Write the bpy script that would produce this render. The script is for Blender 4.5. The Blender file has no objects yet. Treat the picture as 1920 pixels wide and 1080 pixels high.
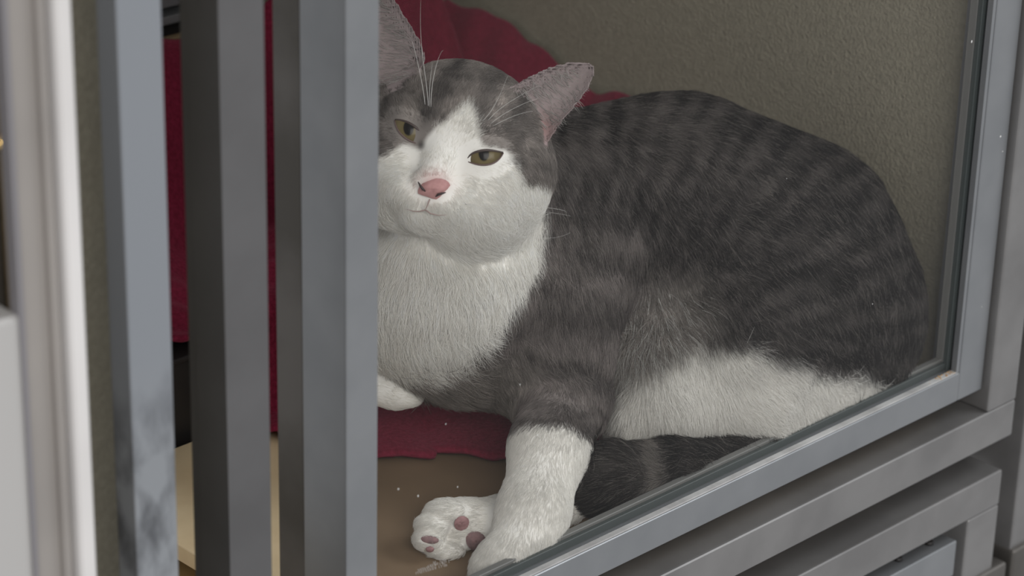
import bpy, bmesh, math, random
import numpy as np
from mathutils import Vector, Matrix

rng = np.random.default_rng(7)
random.seed(7)
scn = bpy.context.scene
col = scn.collection

# ------------------------------------------------------------------ camera
FPX = 5000.0
PITCH, ROLL = math.radians(24.0), math.radians(1.5)
CAM_H = 0.71847
F = np.array([0, math.cos(PITCH), -math.sin(PITCH)])
R0 = np.array([1.0, 0, 0]); U0 = np.cross(R0, F)
R = R0 * math.cos(ROLL) + U0 * math.sin(ROLL)
U = -R0 * math.sin(ROLL) + U0 * math.cos(ROLL)
CAM = np.array([0, 0, CAM_H])
cd = bpy.data.cameras.new('camera'); cam = bpy.data.objects.new('camera', cd); col.objects.link(cam)
cd.sensor_width = 36.0; cd.lens = 36.0 * FPX / 1920.0
m = Matrix(((R[0], U[0], -F[0]), (R[1], U[1], -F[1]), (R[2], U[2], -F[2])))
cam.matrix_world = Matrix.Translation(Vector(CAM)) @ m.to_4x4()
cd.clip_start = 0.05; cd.clip_end = 50
cd.dof.use_dof = True; cd.dof.focus_distance = 1.50; cd.dof.aperture_fstop = 9.0
scn.camera = cam

# ------------------------------------------------------------------ world and lamps
w = bpy.data.worlds.new('room_light'); scn.world = w; w.use_nodes = True
bg = w.node_tree.nodes['Background']
bg.inputs[0].default_value = (0.97, 0.98, 1.0, 1); bg.inputs[1].default_value = 0.56

def area_lamp(name, loc, target, sx, sy, power, colour):
    d = bpy.data.lights.new(name, 'AREA'); d.shape = 'RECTANGLE'; d.size = sx; d.size_y = sy
    d.energy = power; d.color = colour
    o = bpy.data.objects.new(name, d); col.objects.link(o)
    o.location = loc
    o.rotation_euler = (Vector(target) - Vector(loc)).to_track_quat('-Z', 'Y').to_euler()
    return o
area_lamp('ceiling_lamp', (0.65, -1.5, 1.75), (0.1, 1.45, 0.1), 1.8, 1.0, 46, (1.0, 0.97, 0.93))
area_lamp('ceiling_lamp', (2.1, 1.65, 2.1), (0.25, 1.5, 0.0), 1.3, 0.6, 30, (0.95, 0.98, 1.0))

vs = scn.view_settings
vs.view_transform = 'Standard'; vs.look = 'None'; vs.gamma = 1.0; vs.use_curve_mapping = False
vs.exposure = 0.0

# ------------------------------------------------------------------ frames of reference
def at(px, py, dep):
    return CAM + (F + R * (px - 960) / FPX + U * (540 - py) / FPX) * dep
G0 = at(1060, 1010, 1.46)                     # foot of the glass door
S2 = math.sqrt(0.5)
D = np.array([S2, S2, 0]); N = np.array([S2, -S2, 0]); Z = np.array([0, 0, 1.0])
def cage(u, v, w):                            # along the door, up, out towards the aisle
    return G0 + D * u + Z * v + N * w
ROTZ = math.radians(45)
def hit_w(px, py, w):
    r = at(px, py, 1) - CAM
    t = (w - (CAM - G0) @ N) / (r @ N); p = CAM + r * t - G0
    return p @ D, p[2]
FLOOR = -0.018

# ------------------------------------------------------------------ materials
def mat(name, colour=(.5, .5, .5), rough=.5, metal=0.0, spec=.5):
    m = bpy.data.materials.new(name); m.use_nodes = True
    b = m.node_tree.nodes['Principled BSDF']
    b.inputs['Base Color'].default_value = (*colour, 1); b.inputs['Roughness'].default_value = rough
    b.inputs['Metallic'].default_value = metal; b.inputs['Specular IOR Level'].default_value = spec
    return m
def nodes(m): return m.node_tree.nodes, m.node_tree.links, m.node_tree.nodes['Principled BSDF']
def noise_colour(m, c1, c2, scale, detail=4, stretch=(1, 1, 1), lo=.35, hi=.65):
    n, l, b = nodes(m)
    tc = n.new('ShaderNodeTexCoord'); mp = n.new('ShaderNodeMapping'); mp.inputs['Scale'].default_value = stretch
    nz = n.new('ShaderNodeTexNoise'); nz.inputs['Scale'].default_value = scale; nz.inputs['Detail'].default_value = detail
    cr = n.new('ShaderNodeValToRGB')
    cr.color_ramp.elements[0].position = lo; cr.color_ramp.elements[0].color = (*c1, 1)
    cr.color_ramp.elements[1].position = hi; cr.color_ramp.elements[1].color = (*c2, 1)
    l.new(tc.outputs['Object'], mp.inputs['Vector']); l.new(mp.outputs[0], nz.inputs['Vector'])
    l.new(nz.outputs['Fac'], cr.inputs[0]); l.new(cr.outputs[0], b.inputs['Base Color'])
    return mp, nz, cr
def bump(m, scale, dist, strength=.6, stretch=(1, 1, 1), detail=3):
    n, l, b = nodes(m)
    tc = n.new('ShaderNodeTexCoord'); mp = n.new('ShaderNodeMapping'); mp.inputs['Scale'].default_value = stretch
    nz = n.new('ShaderNodeTexNoise'); nz.inputs['Scale'].default_value = scale; nz.inputs['Detail'].default_value = detail
    bp = n.new('ShaderNodeBump'); bp.inputs['Strength'].default_value = strength; bp.inputs['Distance'].default_value = dist
    l.new(tc.outputs['Object'], mp.inputs['Vector']); l.new(mp.outputs[0], nz.inputs['Vector'])
    l.new(nz.outputs['Fac'], bp.inputs['Height']); l.new(bp.outputs[0], b.inputs['Normal'])

M = {}
M['wall'] = mat('olive_textured_wall', rough=.75); noise_colour(M['wall'], (.232, .212, .160), (.272, .250, .190), 260, 3)
bump(M['wall'], 420, .0016, .8)
M['alu'] = mat('painted_aluminium', rough=.34, metal=.55); noise_colour(M['alu'], (.232, .241, .252), (.262, .270, .281), 30, 5)
M['steel'] = mat('brushed_steel', rough=.36, metal=.45); noise_colour(M['steel'], (.185, .180, .178), (.235, .229, .226), 22, 6)
M['steel_mid'] = mat('grey_steel', rough=.45, metal=.8); noise_colour(M['steel_mid'], (.150, .147, .148), (.185, .182, .184), 14, 6)
M['steel_dark'] = mat('tarnished_steel', rough=.5, metal=.7); noise_colour(M['steel_dark'], (.10, .092, .082), (.16, .15, .14), 14, 5)
M['post_painted_reflection'] = mat('aluminium_painted_reflection', rough=.38, metal=.4)
M['gasket'] = mat('rubber_gasket', (.055, .066, .066), .45)
M['gasket_light'] = mat('glazing_bead', (.15, .15, .145), .4)
M['bead_light'] = mat('pale_bead', rough=.5); noise_colour(M['bead_light'], (.33, .325, .32), (.46, .46, .455), 60, 6)
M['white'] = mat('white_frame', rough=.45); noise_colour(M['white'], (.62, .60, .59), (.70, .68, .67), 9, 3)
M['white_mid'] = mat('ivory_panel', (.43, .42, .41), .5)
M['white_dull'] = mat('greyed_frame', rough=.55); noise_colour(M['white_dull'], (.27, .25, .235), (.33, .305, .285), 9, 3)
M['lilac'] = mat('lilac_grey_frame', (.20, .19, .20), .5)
M['tan'] = mat('tan_board', (.22, .16, .09), .6)
M['brown'] = mat('dark_brown', rough=.6); noise_colour(M['brown'], (.03, .024, .018), (.08, .065, .045), 40, 4)
M['glow_yellow'] = mat('glow_yellow', (.9, .6, .2), .15, 1.0)
M['wood'] = mat('birch_board', rough=.6); noise_colour(M['wood'], (.72, .55, .33), (.86, .69, .44), 28, 8, lo=.3, hi=.7)
M['card'] = mat('brown_cardboard', rough=.7); noise_colour(M['card'], (.17, .115, .068), (.21, .143, .087), 16, 4)
M['lowfloor'] = mat('ochre_floor', (.46, .33, .15), .6)
M['black'] = mat('black_plastic', (.020, .018, .0175), .5)
M['blanket'] = mat('red_fleece', rough=.95, spec=.1); noise_colour(M['blanket'], (.135, .010, .026), (.21, .018, .045), 420, 4)
bump(M['blanket'], 500, .0015, .8)
b = M['blanket'].node_tree.nodes['Principled BSDF']; b.inputs['Sheen Weight'].default_value = .25; b.inputs['Sheen Tint'].default_value = (.8, .2, .3, 1)
M['rust'] = mat('rust_crumbs', rough=.9); noise_colour(M['rust'], (.30, .16, .06), (.5, .34, .18), 500, 2)
M['clip'] = mat('grey_plastic', (.16, .155, .15), .35)
M['dust'] = mat('dust', (.75, .75, .74), .8)
M['etch'] = mat('etched_glass', (.33, .31, .29), .8)
M['pink'] = mat('pink_skin', rough=.75, spec=.25); noise_colour(M['pink'], (.42, .22, .215), (.50, .27, .265), 300, 3)
M['pad'] = mat('paw_pad', rough=.85, spec=.2); noise_colour(M['pad'], (.30, .175, .178), (.38, .215, .22), 300, 3)
M['pad_dark'] = mat('dark_paw_pad', rough=.85, spec=.2); noise_colour(M['pad_dark'], (.20, .135, .138), (.29, .18, .183), 300, 3)
M['lidrim'] = mat('eyelid_skin', (.055, .036, .032), .45)
M['lidpink'] = mat('pink_lid', (.12, .075, .07), .5)
M['nostril'] = mat('nostril', (.03, .015, .015), .6)
M['mouth'] = mat('lip_line', (.34, .25, .235), .8)
M['whisker'] = mat('whisker', (.72, .71, .69), .4)

# dirty window glass: clear, faintly reflective, with a film of dust
g = bpy.data.materials.new('dusty_glass'); g.use_nodes = True
n, l = g.node_tree.nodes, g.node_tree.links; n.clear()
out = n.new('ShaderNodeOutputMaterial'); tr = n.new('ShaderNodeBsdfTransparent'); tr.inputs[0].default_value = (.985, .985, .98, 1)
gl = n.new('ShaderNodeBsdfGlossy'); gl.inputs['Roughness'].default_value = .03
lw = n.new('ShaderNodeLayerWeight'); lw.inputs[0].default_value = .5
pw_ = n.new('ShaderNodeMath'); pw_.operation = 'POWER'; pw_.inputs[1].default_value = 4.0
fr = n.new('ShaderNodeMath'); fr.operation = 'MULTIPLY_ADD'; fr.inputs[1].default_value = .35; fr.inputs[2].default_value = .003
l.new(lw.outputs['Facing'], pw_.inputs[0]); l.new(pw_.outputs[0], fr.inputs[0])
df = n.new('ShaderNodeBsdfDiffuse'); df.inputs[0].default_value = (.84, .81, .79, 1)
m1 = n.new('ShaderNodeMixShader'); m2 = n.new('ShaderNodeMixShader')
tc = n.new('ShaderNodeTexCoord'); nz = n.new('ShaderNodeTexNoise'); nz.inputs['Scale'].default_value = 5; nz.inputs['Detail'].default_value = 5
mr = n.new('ShaderNodeMapRange'); mr.inputs[1].default_value = .3; mr.inputs[2].default_value = .7; mr.inputs[3].default_value = .0022; mr.inputs[4].default_value = .0045
l.new(tc.outputs['Object'], nz.inputs['Vector']); l.new(nz.outputs['Fac'], mr.inputs[0])
l.new(fr.outputs[0], m1.inputs[0]); l.new(tr.outputs[0], m1.inputs[1]); l.new(gl.outputs[0], m1.inputs[2])
l.new(mr.outputs[0], m2.inputs[0]); l.new(m1.outputs[0], m2.inputs[1]); l.new(df.outputs[0], m2.inputs[2])
l.new(m2.outputs[0], out.inputs[0]); M['glass'] = g

# aluminium post with a mottled reflection of fur painted into its lower third
mp, nz, cr = noise_colour(M['post_painted_reflection'], (.115, .12, .13), (.30, .315, .335), 34, 6, (1.6, 1, .7), .40, .56)
n, l, b = nodes(M['post_painted_reflection'])
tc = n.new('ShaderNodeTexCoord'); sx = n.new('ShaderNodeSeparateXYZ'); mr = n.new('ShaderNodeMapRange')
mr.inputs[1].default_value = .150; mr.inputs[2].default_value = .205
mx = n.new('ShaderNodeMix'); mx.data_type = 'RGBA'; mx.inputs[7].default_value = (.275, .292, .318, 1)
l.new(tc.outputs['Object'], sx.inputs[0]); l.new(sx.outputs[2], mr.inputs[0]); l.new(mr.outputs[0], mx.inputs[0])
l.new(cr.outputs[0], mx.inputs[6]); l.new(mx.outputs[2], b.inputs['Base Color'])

# ------------------------------------------------------------------ mesh helpers
def link(o, parent=None):
    col.objects.link(o)
    if parent is not None: o.parent = parent
    return o
def tag(o, label=None, cat=None, group=None, kind=None):
    if label: o['label'] = label
    if cat: o['category'] = cat
    if group: o['group'] = group
    if kind: o['kind'] = kind
    return o
def mesh_obj(name, verts, faces, material, parent=None, smooth=False):
    me = bpy.data.meshes.new(name); me.from_pydata([tuple(map(float, v)) for v in verts], [], faces); me.update()
    bm = bmesh.new(); bm.from_mesh(me); bmesh.ops.recalc_face_normals(bm, faces=bm.faces); bm.to_mesh(me); bm.free()
    if smooth: me.polygons.foreach_set('use_smooth', [True] * len(me.polygons))
    me.materials.append(M[material] if isinstance(material, str) else material)
    return link(bpy.data.objects.new(name, me), parent)
def thing(name, label, cat, u=0, v=0, w=0, group=None):
    o = bpy.data.objects.new(name, None); o.empty_display_size = .02
    o.location = Vector(cage(u, v, w)); o.rotation_euler = (0, 0, ROTZ)
    link(o); tag(o, label, cat, group); o['org'] = (u, v, w)
    return o
# boxes in cage coordinates. local axes of a cage thing: x = u, y = -w, z = v
def cbox(name, u0, u1, v0, v1, w0, w1, material, parent=None, bevel=.0012):
    bm = bmesh.new(); bmesh.ops.create_cube(bm, size=1)
    for vt in bm.verts: vt.co = Vector((vt.co.x * (u1 - u0), vt.co.y * (w1 - w0), vt.co.z * (v1 - v0)))
    if bevel: bmesh.ops.bevel(bm, geom=list(bm.edges), offset=bevel, segments=3, affect='EDGES', profile=.6)
    uc, vc, wc = (u0 + u1) / 2, (v0 + v1) / 2, (w0 + w1) / 2
    ou, ov, ow = parent['org'] if parent is not None else (0, 0, 0)
    if parent is not None:
        bmesh.ops.translate(bm, verts=bm.verts, vec=(uc - ou, -(wc - ow), vc - ov))
    me = bpy.data.meshes.new(name); bm.to_mesh(me); bm.free()
    me.materials.append(M[material])
    o = link(bpy.data.objects.new(name, me), parent)
    if parent is None: o.location = Vector(cage(uc, vc, wc)); o.rotation_euler = (0, 0, ROTZ)
    return o
def tube(name, pts, radii, material, parent=None, sides=6):
    pts = np.asarray(pts, float); vs_, fs = [], []
    for i, p in enumerate(pts):
        t = pts[min(i + 1, len(pts) - 1)] - pts[max(i - 1, 0)]; t /= np.linalg.norm(t) + 1e-12
        a = np.cross(t, (0.31, 0.2, 0.93)); a /= np.linalg.norm(a); b_ = np.cross(t, a)
        for k in range(sides):
            th = 2 * math.pi * k / sides
            vs_.append(p + (a * math.cos(th) + b_ * math.sin(th)) * radii[i])
    for i in range(len(pts) - 1):
        for k in range(sides):
            fs.append((i * sides + k, i * sides + (k + 1) % sides, (i + 1) * sides + (k + 1) % sides, (i + 1) * sides + k))
    fs.append(tuple(range(sides))); fs.append(tuple((len(pts) - 1) * sides + k for k in range(sides)))
    return mesh_obj(name, vs_, fs, material, parent, True)

# ------------------------------------------------------------------ the enclosure (setting)
def struct(o): o['kind'] = 'structure'; return o
struct(cbox('wall_right', .360, .378, -.06, .56, -.62, -.012, 'wall', bevel=0))
struct(cbox('wall_back', -.30, .360, -.06, .56, -.64, -.62, 'wall', bevel=0))
struct(cbox('wall_left', -.338, hit_w(268, 540, -.045)[0], -.45, .56, -.07, -.045, 'wall', bevel=0))
struct(cbox('wall_front', .522, 1.70, -.80, .90, -.60, -.01, 'wall', bevel=0))
struct(cbox('floor', -.30, .360, -.075, -.055, -.62, -.051, 'lowfloor', bevel=0))
struct(cbox('ceiling', -.30, .378, .56, .58, -.64, -.005, 'steel', bevel=0))

# ------------------------------------------------------------------ glass door
door = thing('glass_door', 'glass cage door with grey metal frame in front of the cat', 'door', .1, 0, 0)
TOP = .50
cbox('stile', .3415, .367, -.0245, TOP, -.010, .012, 'alu', door)
cbox('stile', -.1690, -.1485, -.0245, TOP, -.021, .012, 'alu', door)
cbox('rail', -.1485, .3415, -.0245, -.0045, -.010, .012, 'alu', door)
cbox('rail', -.1485, .3415, TOP - .025, TOP, -.010, .012, 'alu', door)
cbox('sill_strip', -.1485, .3410, -.0046, -.0036, .0070, .0112, 'bead_light', door, .0004)
pane = cbox('glass_pane', -.149, .342, -.002, TOP - .02, .0035, .0065, 'glass', door, bevel=0)
cbox('gasket', -.1485, .3370, -.0045, .0005, .0005, .0034, 'gasket', door, .0006)
cbox('gasket', -.1485, .3370, -.0045, .0022, -.0040, .0003, 'gasket_light', door, .0006)
cbox('gasket', .3368, .3415, -.0045, TOP - .02, -.0045, .0012, 'gasket_light', door, .0006)
cbox('gasket', .3368, .3415, -.0045, TOP - .02, .0012, .0048, 'gasket', door, .0005)
cbox('glazing_bead', .3385, .3416, -.0045, TOP - .02, .0068, .0112, 'alu', door, .0005)
u_, v_ = hit_w(1777, 547, -.006)
clip = cbox('glass_clip', u_ - .0024, u_ + .0036, v_ - .011, v_ + .011, -.012, -.004, 'clip', door, .0022)
# crumbs of rust gathered in the corner of the frame
vv, ff = [], []
for k in range(46):
    s = random.uniform(.0003, .0011); uu = .3400 - abs(random.gauss(0, .010)); ww = random.uniform(.0072, .0110); z0 = -.0037
    c = np.array([uu - .1, -ww, z0]); b0 = len(vv); a = random.uniform(0, 3)
    for q in range(4): vv.append(c + np.array([math.cos(a + q * 1.57) * s * random.uniform(.6, 1.2), math.sin(a + q * 1.57) * s * random.uniform(.6, 1.2), 0]))
    vv.append(c + np.array([0, 0, s * .9]))
    ff += [(b0, b0 + 1, b0 + 4), (b0 + 1, b0 + 2, b0 + 4), (b0 + 2, b0 + 3, b0 + 4), (b0 + 3, b0, b0 + 4)]
o = mesh_obj('rust_crumbs', vv, ff, 'rust', door); tag(o, 'rusty crumbs in the door corner', kind='stuff')
# dust specks on the glass and on the frame
vv, ff = [], []
def speck(px, py, wq, s, el=1.6):
    uq, vq = hit_w(px, py, wq); b0 = len(vv); c = np.array([uq - .1, -wq, vq])
    for q in range(6):
        th = q * math.pi / 3; vv.append(c + np.array([math.cos(th) * s, 0, math.sin(th) * s * el]))
    vv.append(c + np.array([0, -s * .5, 0]))
    for q in range(6): ff.append((b0 + q, b0 + (q + 1) % 6, b0 + 6))
for (x, y, s) in [(1822, 78, .0006), (747, 917, .0004), (784, 930, .0004), (858, 913, .0003), (836, 795, .0003), (1475, 335, .0002), (975, 721, .0003), (1636, 570, .0003), (1008, 816, .0003)]:
    speck(x, y, .0066, s)
for (x, y, s) in [(1876, 256, .0007), (1880, 284, .0004), (1841, 575, .0003)]: speck(x, y, .0121, s, 1.0)
o = mesh_obj('dust_specks', vv, ff, 'dust', door); tag(o, kind='stuff')
# a worn, unreadable etched stamp in the lower corner of the pane
vv, ff = [], []
rows = [(808, 838, 1056), (798, 842, 1063), (784, 842, 1069), (780, 836, 1075)]
for (xa, xb, y) in rows:
    x = xa
    while x < xb:
        yy = y - (x - xa) * .28
        if random.random() < .86:
            for (dx, dy0, dy1) in ((0, -2.4, 2.4),) + (((1.6, -2.4, -1.2),) if random.random() < .5 else ()) + (((1.9, -1.5, 2.2),) if random.random() < .5 else ()):
                a0 = hit_w(x + dx - .5, yy + dy0, .0066); a1 = hit_w(x + dx + .6, yy + dy1, .0066); b0 = len(vv)
                hw = .00012
                vv += [(a0[0] - .1 - hw, -.0066, a0[1]), (a0[0] - .1 + hw, -.0066, a0[1]), (a1[0] - .1 + hw, -.0066, a1[1]), (a1[0] - .1 - hw, -.0066, a1[1])]
                ff.append((b0, b0 + 1, b0 + 2, b0 + 3))
        x += random.choice((3.6, 4.2, 4.8))
o = mesh_obj('etched_stamp', vv, ff, 'etch', door); tag(o, 'tiny worn etched stamp on the glass')

# ------------------------------------------------------------------ cage frames around and below the door
fr_ = thing('cat_cage', 'steel cage frame surrounding the glass door', 'frame', .1, -.05, 0)
cbox('rail', -.2155, .400, -.0665, -.0405, -.040, .017, 'steel', fr_, .002)
cbox('upright', .3695, .400, -.0404, TOP + .06, -.012, .017, 'steel', fr_, .002)
cbox('divider', -.1685, -.1500, -.0404, TOP + .06, -.041, -.0212, 'steel_dark', fr_, .0008)
cbox('rail', -.2155, .3695, TOP + .02, TOP + .06, -.012, .017, 'steel', fr_, .002)

fr2 = thing('lower_cage', 'steel frame of the lower cage under the door rail', 'frame', .1, -.3, 0)
cbox('rail', -.2155, .394, -.1155, -.0895, -.050, .017, 'steel', fr2, .002)
cbox('upright', .3605, .394, -.40, -.1156, -.020, .017, 'steel', fr2, .002)
cbox('foot_bracket', .3640, .4080, -.19, -.163, -.01, .0195, 'steel_dark', fr2, .003)

ld = thing('lower_door', 'small grey door of the lower cage in the bottom right corner', 'door', .1, -.3, 0)
cbox('rail', -.21, .351, -.153, -.1265, -.012, .0165, 'alu', ld, .0015)
cbox('panel', -.21, .351, -.38, -.1535, -.012, .0135, 'alu', ld, .001)
for (x, y) in [(1742, 1019), (1684, 1049)]:
    r = at(x, y, 1) - CAM; t = (-.1262 - (CAM - G0)[2]) / r[2]; p = CAM + r * t - G0
    uu, ww = p @ D, p @ N
    pts = [(uu - .1, -ww, .1735), (uu - .1, -ww, .1748), (uu - .1, -ww, .1758), (uu - .1, -ww, .1762)]
    tube('bumper', pts, [.0030, .0030, .0024, .001], 'black', ld, 10)

cbp = thing('cage_post', 'dark steel post of the next cage at the right edge', 'post', .46, -.1, 0)
cbox('post', .4135, .520, -.45, .56, -.60, .017, 'steel', cbp, .002)
cbox('bracket', .4125, .521, -.40, -.157, -.01, .0205, 'steel_dark', cbp, .003)

pA = thing('cage_post', 'pale metal post with a painted reflection beside the white frame', 'post', -.284, 0, 0)
cbox('post', -.2958, -.2722, -.42, .56, -.0028, .012, 'post_painted_reflection', pA, .0012)
pC = thing('cage_post', 'darker steel post between the pale post and the glass door', 'post', -.229, 0, 0)
cbox('post', -.2422, -.2160, -.42, .56, -.0160, .012, 'steel_mid', pC, .0018)
cbox('flange', -.2425, -.2400, -.42, .56, -.010, .0126, 'steel_mid', pC, .0005)

# ------------------------------------------------------------------ white frame at the far left
WW = .045
wf = thing('window_frame', 'white moulded frame at the left edge nearest the camera', 'frame', -.42, 0, WW)
def uat(px): return hit_w(px, 540, WW)[0]
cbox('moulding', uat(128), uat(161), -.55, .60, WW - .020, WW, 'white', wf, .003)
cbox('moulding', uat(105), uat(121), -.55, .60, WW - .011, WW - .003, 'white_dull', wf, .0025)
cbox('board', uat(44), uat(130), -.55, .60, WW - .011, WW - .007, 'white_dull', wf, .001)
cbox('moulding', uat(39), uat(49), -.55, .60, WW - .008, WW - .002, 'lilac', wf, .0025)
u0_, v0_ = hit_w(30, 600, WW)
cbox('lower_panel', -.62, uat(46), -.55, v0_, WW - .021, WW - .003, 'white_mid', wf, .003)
bgp = thing('cupboard', 'dark brown cupboard edge with a yellow spot added for a glow behind the white frame', 'cupboard', -.47, 0, 0)
cbox('side_panel', -.60, hit_w(9, 300, 0)[0], -.45, .60, -.06, -.004, 'brown', bgp, .001)
cbox('edging', hit_w(9, 300, 0)[0], -.3385, -.45, .60, -.06, 0, 'tan', bgp, .001)
ku, kv = hit_w(1, 268, .006)
pts = [(ku + .47, -(-.004 + q), kv) for q in (0, .004, .006, .009, .012, .0135)]
tube('glow_spot', pts, [.0015, .0015, .0035, .0042, .003, .0008], 'glow_yellow', bgp, 12)  # yellow metal spot added to stand for a small warm glow

# ------------------------------------------------------------------ things lying in the cage
o = cbox('wooden_board', -.140, .356, -.030, FLOOR - .0016, -.257, -.0125, 'wood', None, .001)
tag(o, 'light wooden board under the cat, bare at its left end', 'board')
poly = [(.0015, -.2076), (-.1076, -.0804), (-.138, -.045), (-.138, -.0135), (.352, -.0135), (.352, -.250), (.035, -.250)]
vs_ = [cage(a, FLOOR - .0015, b_) for a, b_ in poly] + [cage(a, FLOOR, b_) for a, b_ in poly]; k_ = len(poly)
o = mesh_obj('cardboard_sheet', vs_, [tuple(range(k_)), tuple(range(k_, 2 * k_))] + [(i, (i + 1) % k_, k_ + (i + 1) % k_, k_ + i) for i in range(k_)], 'card')
tag(o, 'brown cardboard sheet beneath the cat', 'cardboard')

tr_ = thing('litter_tray', 'black plastic tray under the red blanket behind the cat', 'tray', .02, -.05, -.35)
cbox('base', -.145, .20, -.054, -.048, -.44, -.272, 'black', tr_, .002)
for a in ((-.150, .205, -.054, .030, -.272, -.266), (-.150, .205, -.054, .030, -.446, -.440), (-.150, -.144, -.054, .030, -.440, -.272), (.199, .205, -.054, .030, -.440, -.272)):
    cbox('side', *a, 'black', tr_, .001)
cbox('rim', -.153, .208, .030, .034, -.449, -.263, 'black', tr_, .0015)

o = cbox('cardboard_backing', -.155, .20, -.054, .141, -.486, -.480, 'tan', None, .001)
tag(o, 'brown cardboard strip standing above the blanket at the back', 'cardboard')
rl = thing('back_rail', 'grey metal rail across the back of the cage', 'rail', .1, .15, -.5)
cbox('lower_bar', -.29, .20, .1465, .1525, -.505, -.490, 'alu', rl, .001)
cbox('upper_bar', -.29, .20, .1565, .170, -.510, -.495, 'alu', rl, .001)
cbox('wall_shade_strip', -.29, .20, -.054, .175, -.520, -.512, 'black', rl, .001)  # black strip added to give the back wall its shade

# red blanket: spread on the board, over the tray, and pushed up against the walls
def sst(x, a, b): t = np.clip((x - a) / (b - a), 0, 1); return t * t * (3 - 2 * t)
def blanket_h(u, w):
    h = np.full_like(u, FLOOR + .0045)
    tray = .044 + .003 * np.sin(u * 40) - (FLOOR + .0045)
    h = h + tray * sst(-w, .240, .262) * (1 - sst(u, .19, .24))
    top = .137 + .10 * np.clip(u - .09, 0, 1) + .003 * np.sin(u * 23 + 1)
    h = h + (top - h) * sst(-w, .36, .474) * (1 - sst(u, .315, .362))
    side = (.086 + (np.clip(-w, .32, .48) - .327) * .21 - FLOOR) * sst(u, .262, .353) * sst(-w, .12, .25)
    h = np.maximum(h, FLOOR + .0045 + side)
    wr = .0022 * np.sin(u * 95 + 6 * np.sin(w * 31)) + .0018 * np.sin(w * 120 + u * 60 + 3 * np.sin(u * 44)) + .006 * np.sin(w * 46 + 4 * np.sin(u * 19)) * sst(-w, .25, .30)
    return h + wr * sst(-w, .10, .2) + .0008 * np.sin(u * 150 + w * 90)
nu, nw = 190, 150
us = np.linspace(0, 1, nu); ws = np.linspace(0, 1, nw)
UU, TT = np.meshgrid(us, ws, indexing='ij')
uc = -.128 + UU * (.353 + .128)
wf_front = np.interp(uc, [-.13, -.08, -.055, -.035, -.019, -.005, .006, .018, .024, .031, .060, .09, .14, .353], [-.276, -.276, -.264, -.242, -.226, -.184, -.156, -.145, -.133, -.140, -.104, -.082, -.08, -.09])
wf_front = wf_front + .0022 * np.sin(uc * 170) + .0015 * np.sin(uc * 410)
wc = wf_front + TT * (-.474 - wf_front)
uc = uc + .006 * np.sin(wc * 37) * (1 - UU) * 1.2
hc = blanket_h(uc, wc)
hc[:, 0] -= .0012
V3 = np.stack([G0[i] + D[i] * uc + Z[i] * hc + N[i] * wc for i in range(3)], -1).reshape(-1, 3)
ff = [(i * nw + j, (i + 1) * nw + j, (i + 1) * nw + j + 1, i * nw + j + 1) for i in range(nu - 1) for j in range(nw - 1)]
bl = mesh_obj('red_blanket', V3, ff, 'blanket', None, True)
md = bl.modifiers.new('thickness', 'SOLIDIFY'); md.thickness = .0032; md.offset = -1
tag(bl, 'dark red fleece blanket rumpled under and behind the cat', 'blanket')

# ================================================================== THE CAT
# body frame: X right, Y up, Z towards the front, parallel to the cat's flank, origin inside the trunk
O = at(1200, 560, 1.58)
BX = np.stack([R, U, -F])                     # rows
def loc(px, py, dep): return BX @ (at(px, py, dep) - O)
def flank(p):                                 # flank chart used to lay out the coat markings
    q = p @ BX + (O - CAM)
    dz = q @ F
    return 960 + FPX * (q @ R) / dz, 540 - FPX * (q @ U) / dz
H = .0014
lo = np.array([-.190, -.185, -.130]); hi = np.array([.190, .185, .205])
dims = np.ceil((hi - lo) / H).astype(int) + 1
ax = [lo[i] + H * np.arange(dims[i]) for i in range(3)]
field = np.full(dims, .05, np.float32)
PART = np.zeros(dims, np.uint8); PBEST = np.full(dims, 1e3, np.float32)
def region(c0, c1, pad):
    s = []
    for i in range(3):
        a = int(np.clip(np.floor((c0[i] - pad - lo[i]) / H), 0, dims[i] - 1)); b = int(np.clip(np.ceil((c1[i] + pad - lo[i]) / H) + 1, a + 1, dims[i]))
        s.append(slice(a, b))
    return tuple(s)
def grid(s):
    return ax[0][s[0]][:, None, None].astype(np.float32), ax[1][s[1]][None, :, None].astype(np.float32), ax[2][s[2]][None, None, :].astype(np.float32)
def merge(s, d, k, part, sub=False):
    a = field[s]
    if sub:
        h = np.clip(.5 - .5 * (a + d) / k, 0, 1); field[s] = a + (-d - a) * h + k * h * (1 - h); return
    h = np.clip(.5 + .5 * (a - d) / k, 0, 1)
    field[s] = a + (d - a) * h - k * h * (1 - h)
    m = d < PBEST[s]
    PART[s][m] = part; PBEST[s][m] = d[m]
def cone(a, b, ra, rb, k, part):
    a = np.asarray(a); b = np.asarray(b); r = max(ra, rb)
    s = region(np.minimum(a, b) - r, np.maximum(a, b) + r, k + .008)
    X, Y, Zz = grid(s); ab = b - a; L = ab @ ab
    t = np.clip(((X - a[0]) * ab[0] + (Y - a[1]) * ab[1] + (Zz - a[2]) * ab[2]) / L, 0, 1)
    d = np.sqrt((X - a[0] - t * ab[0]) ** 2 + (Y - a[1] - t * ab[1]) ** 2 + (Zz - a[2] - t * ab[2]) ** 2) - (ra + (rb - ra) * t)
    merge(s, d, k, part)
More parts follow.
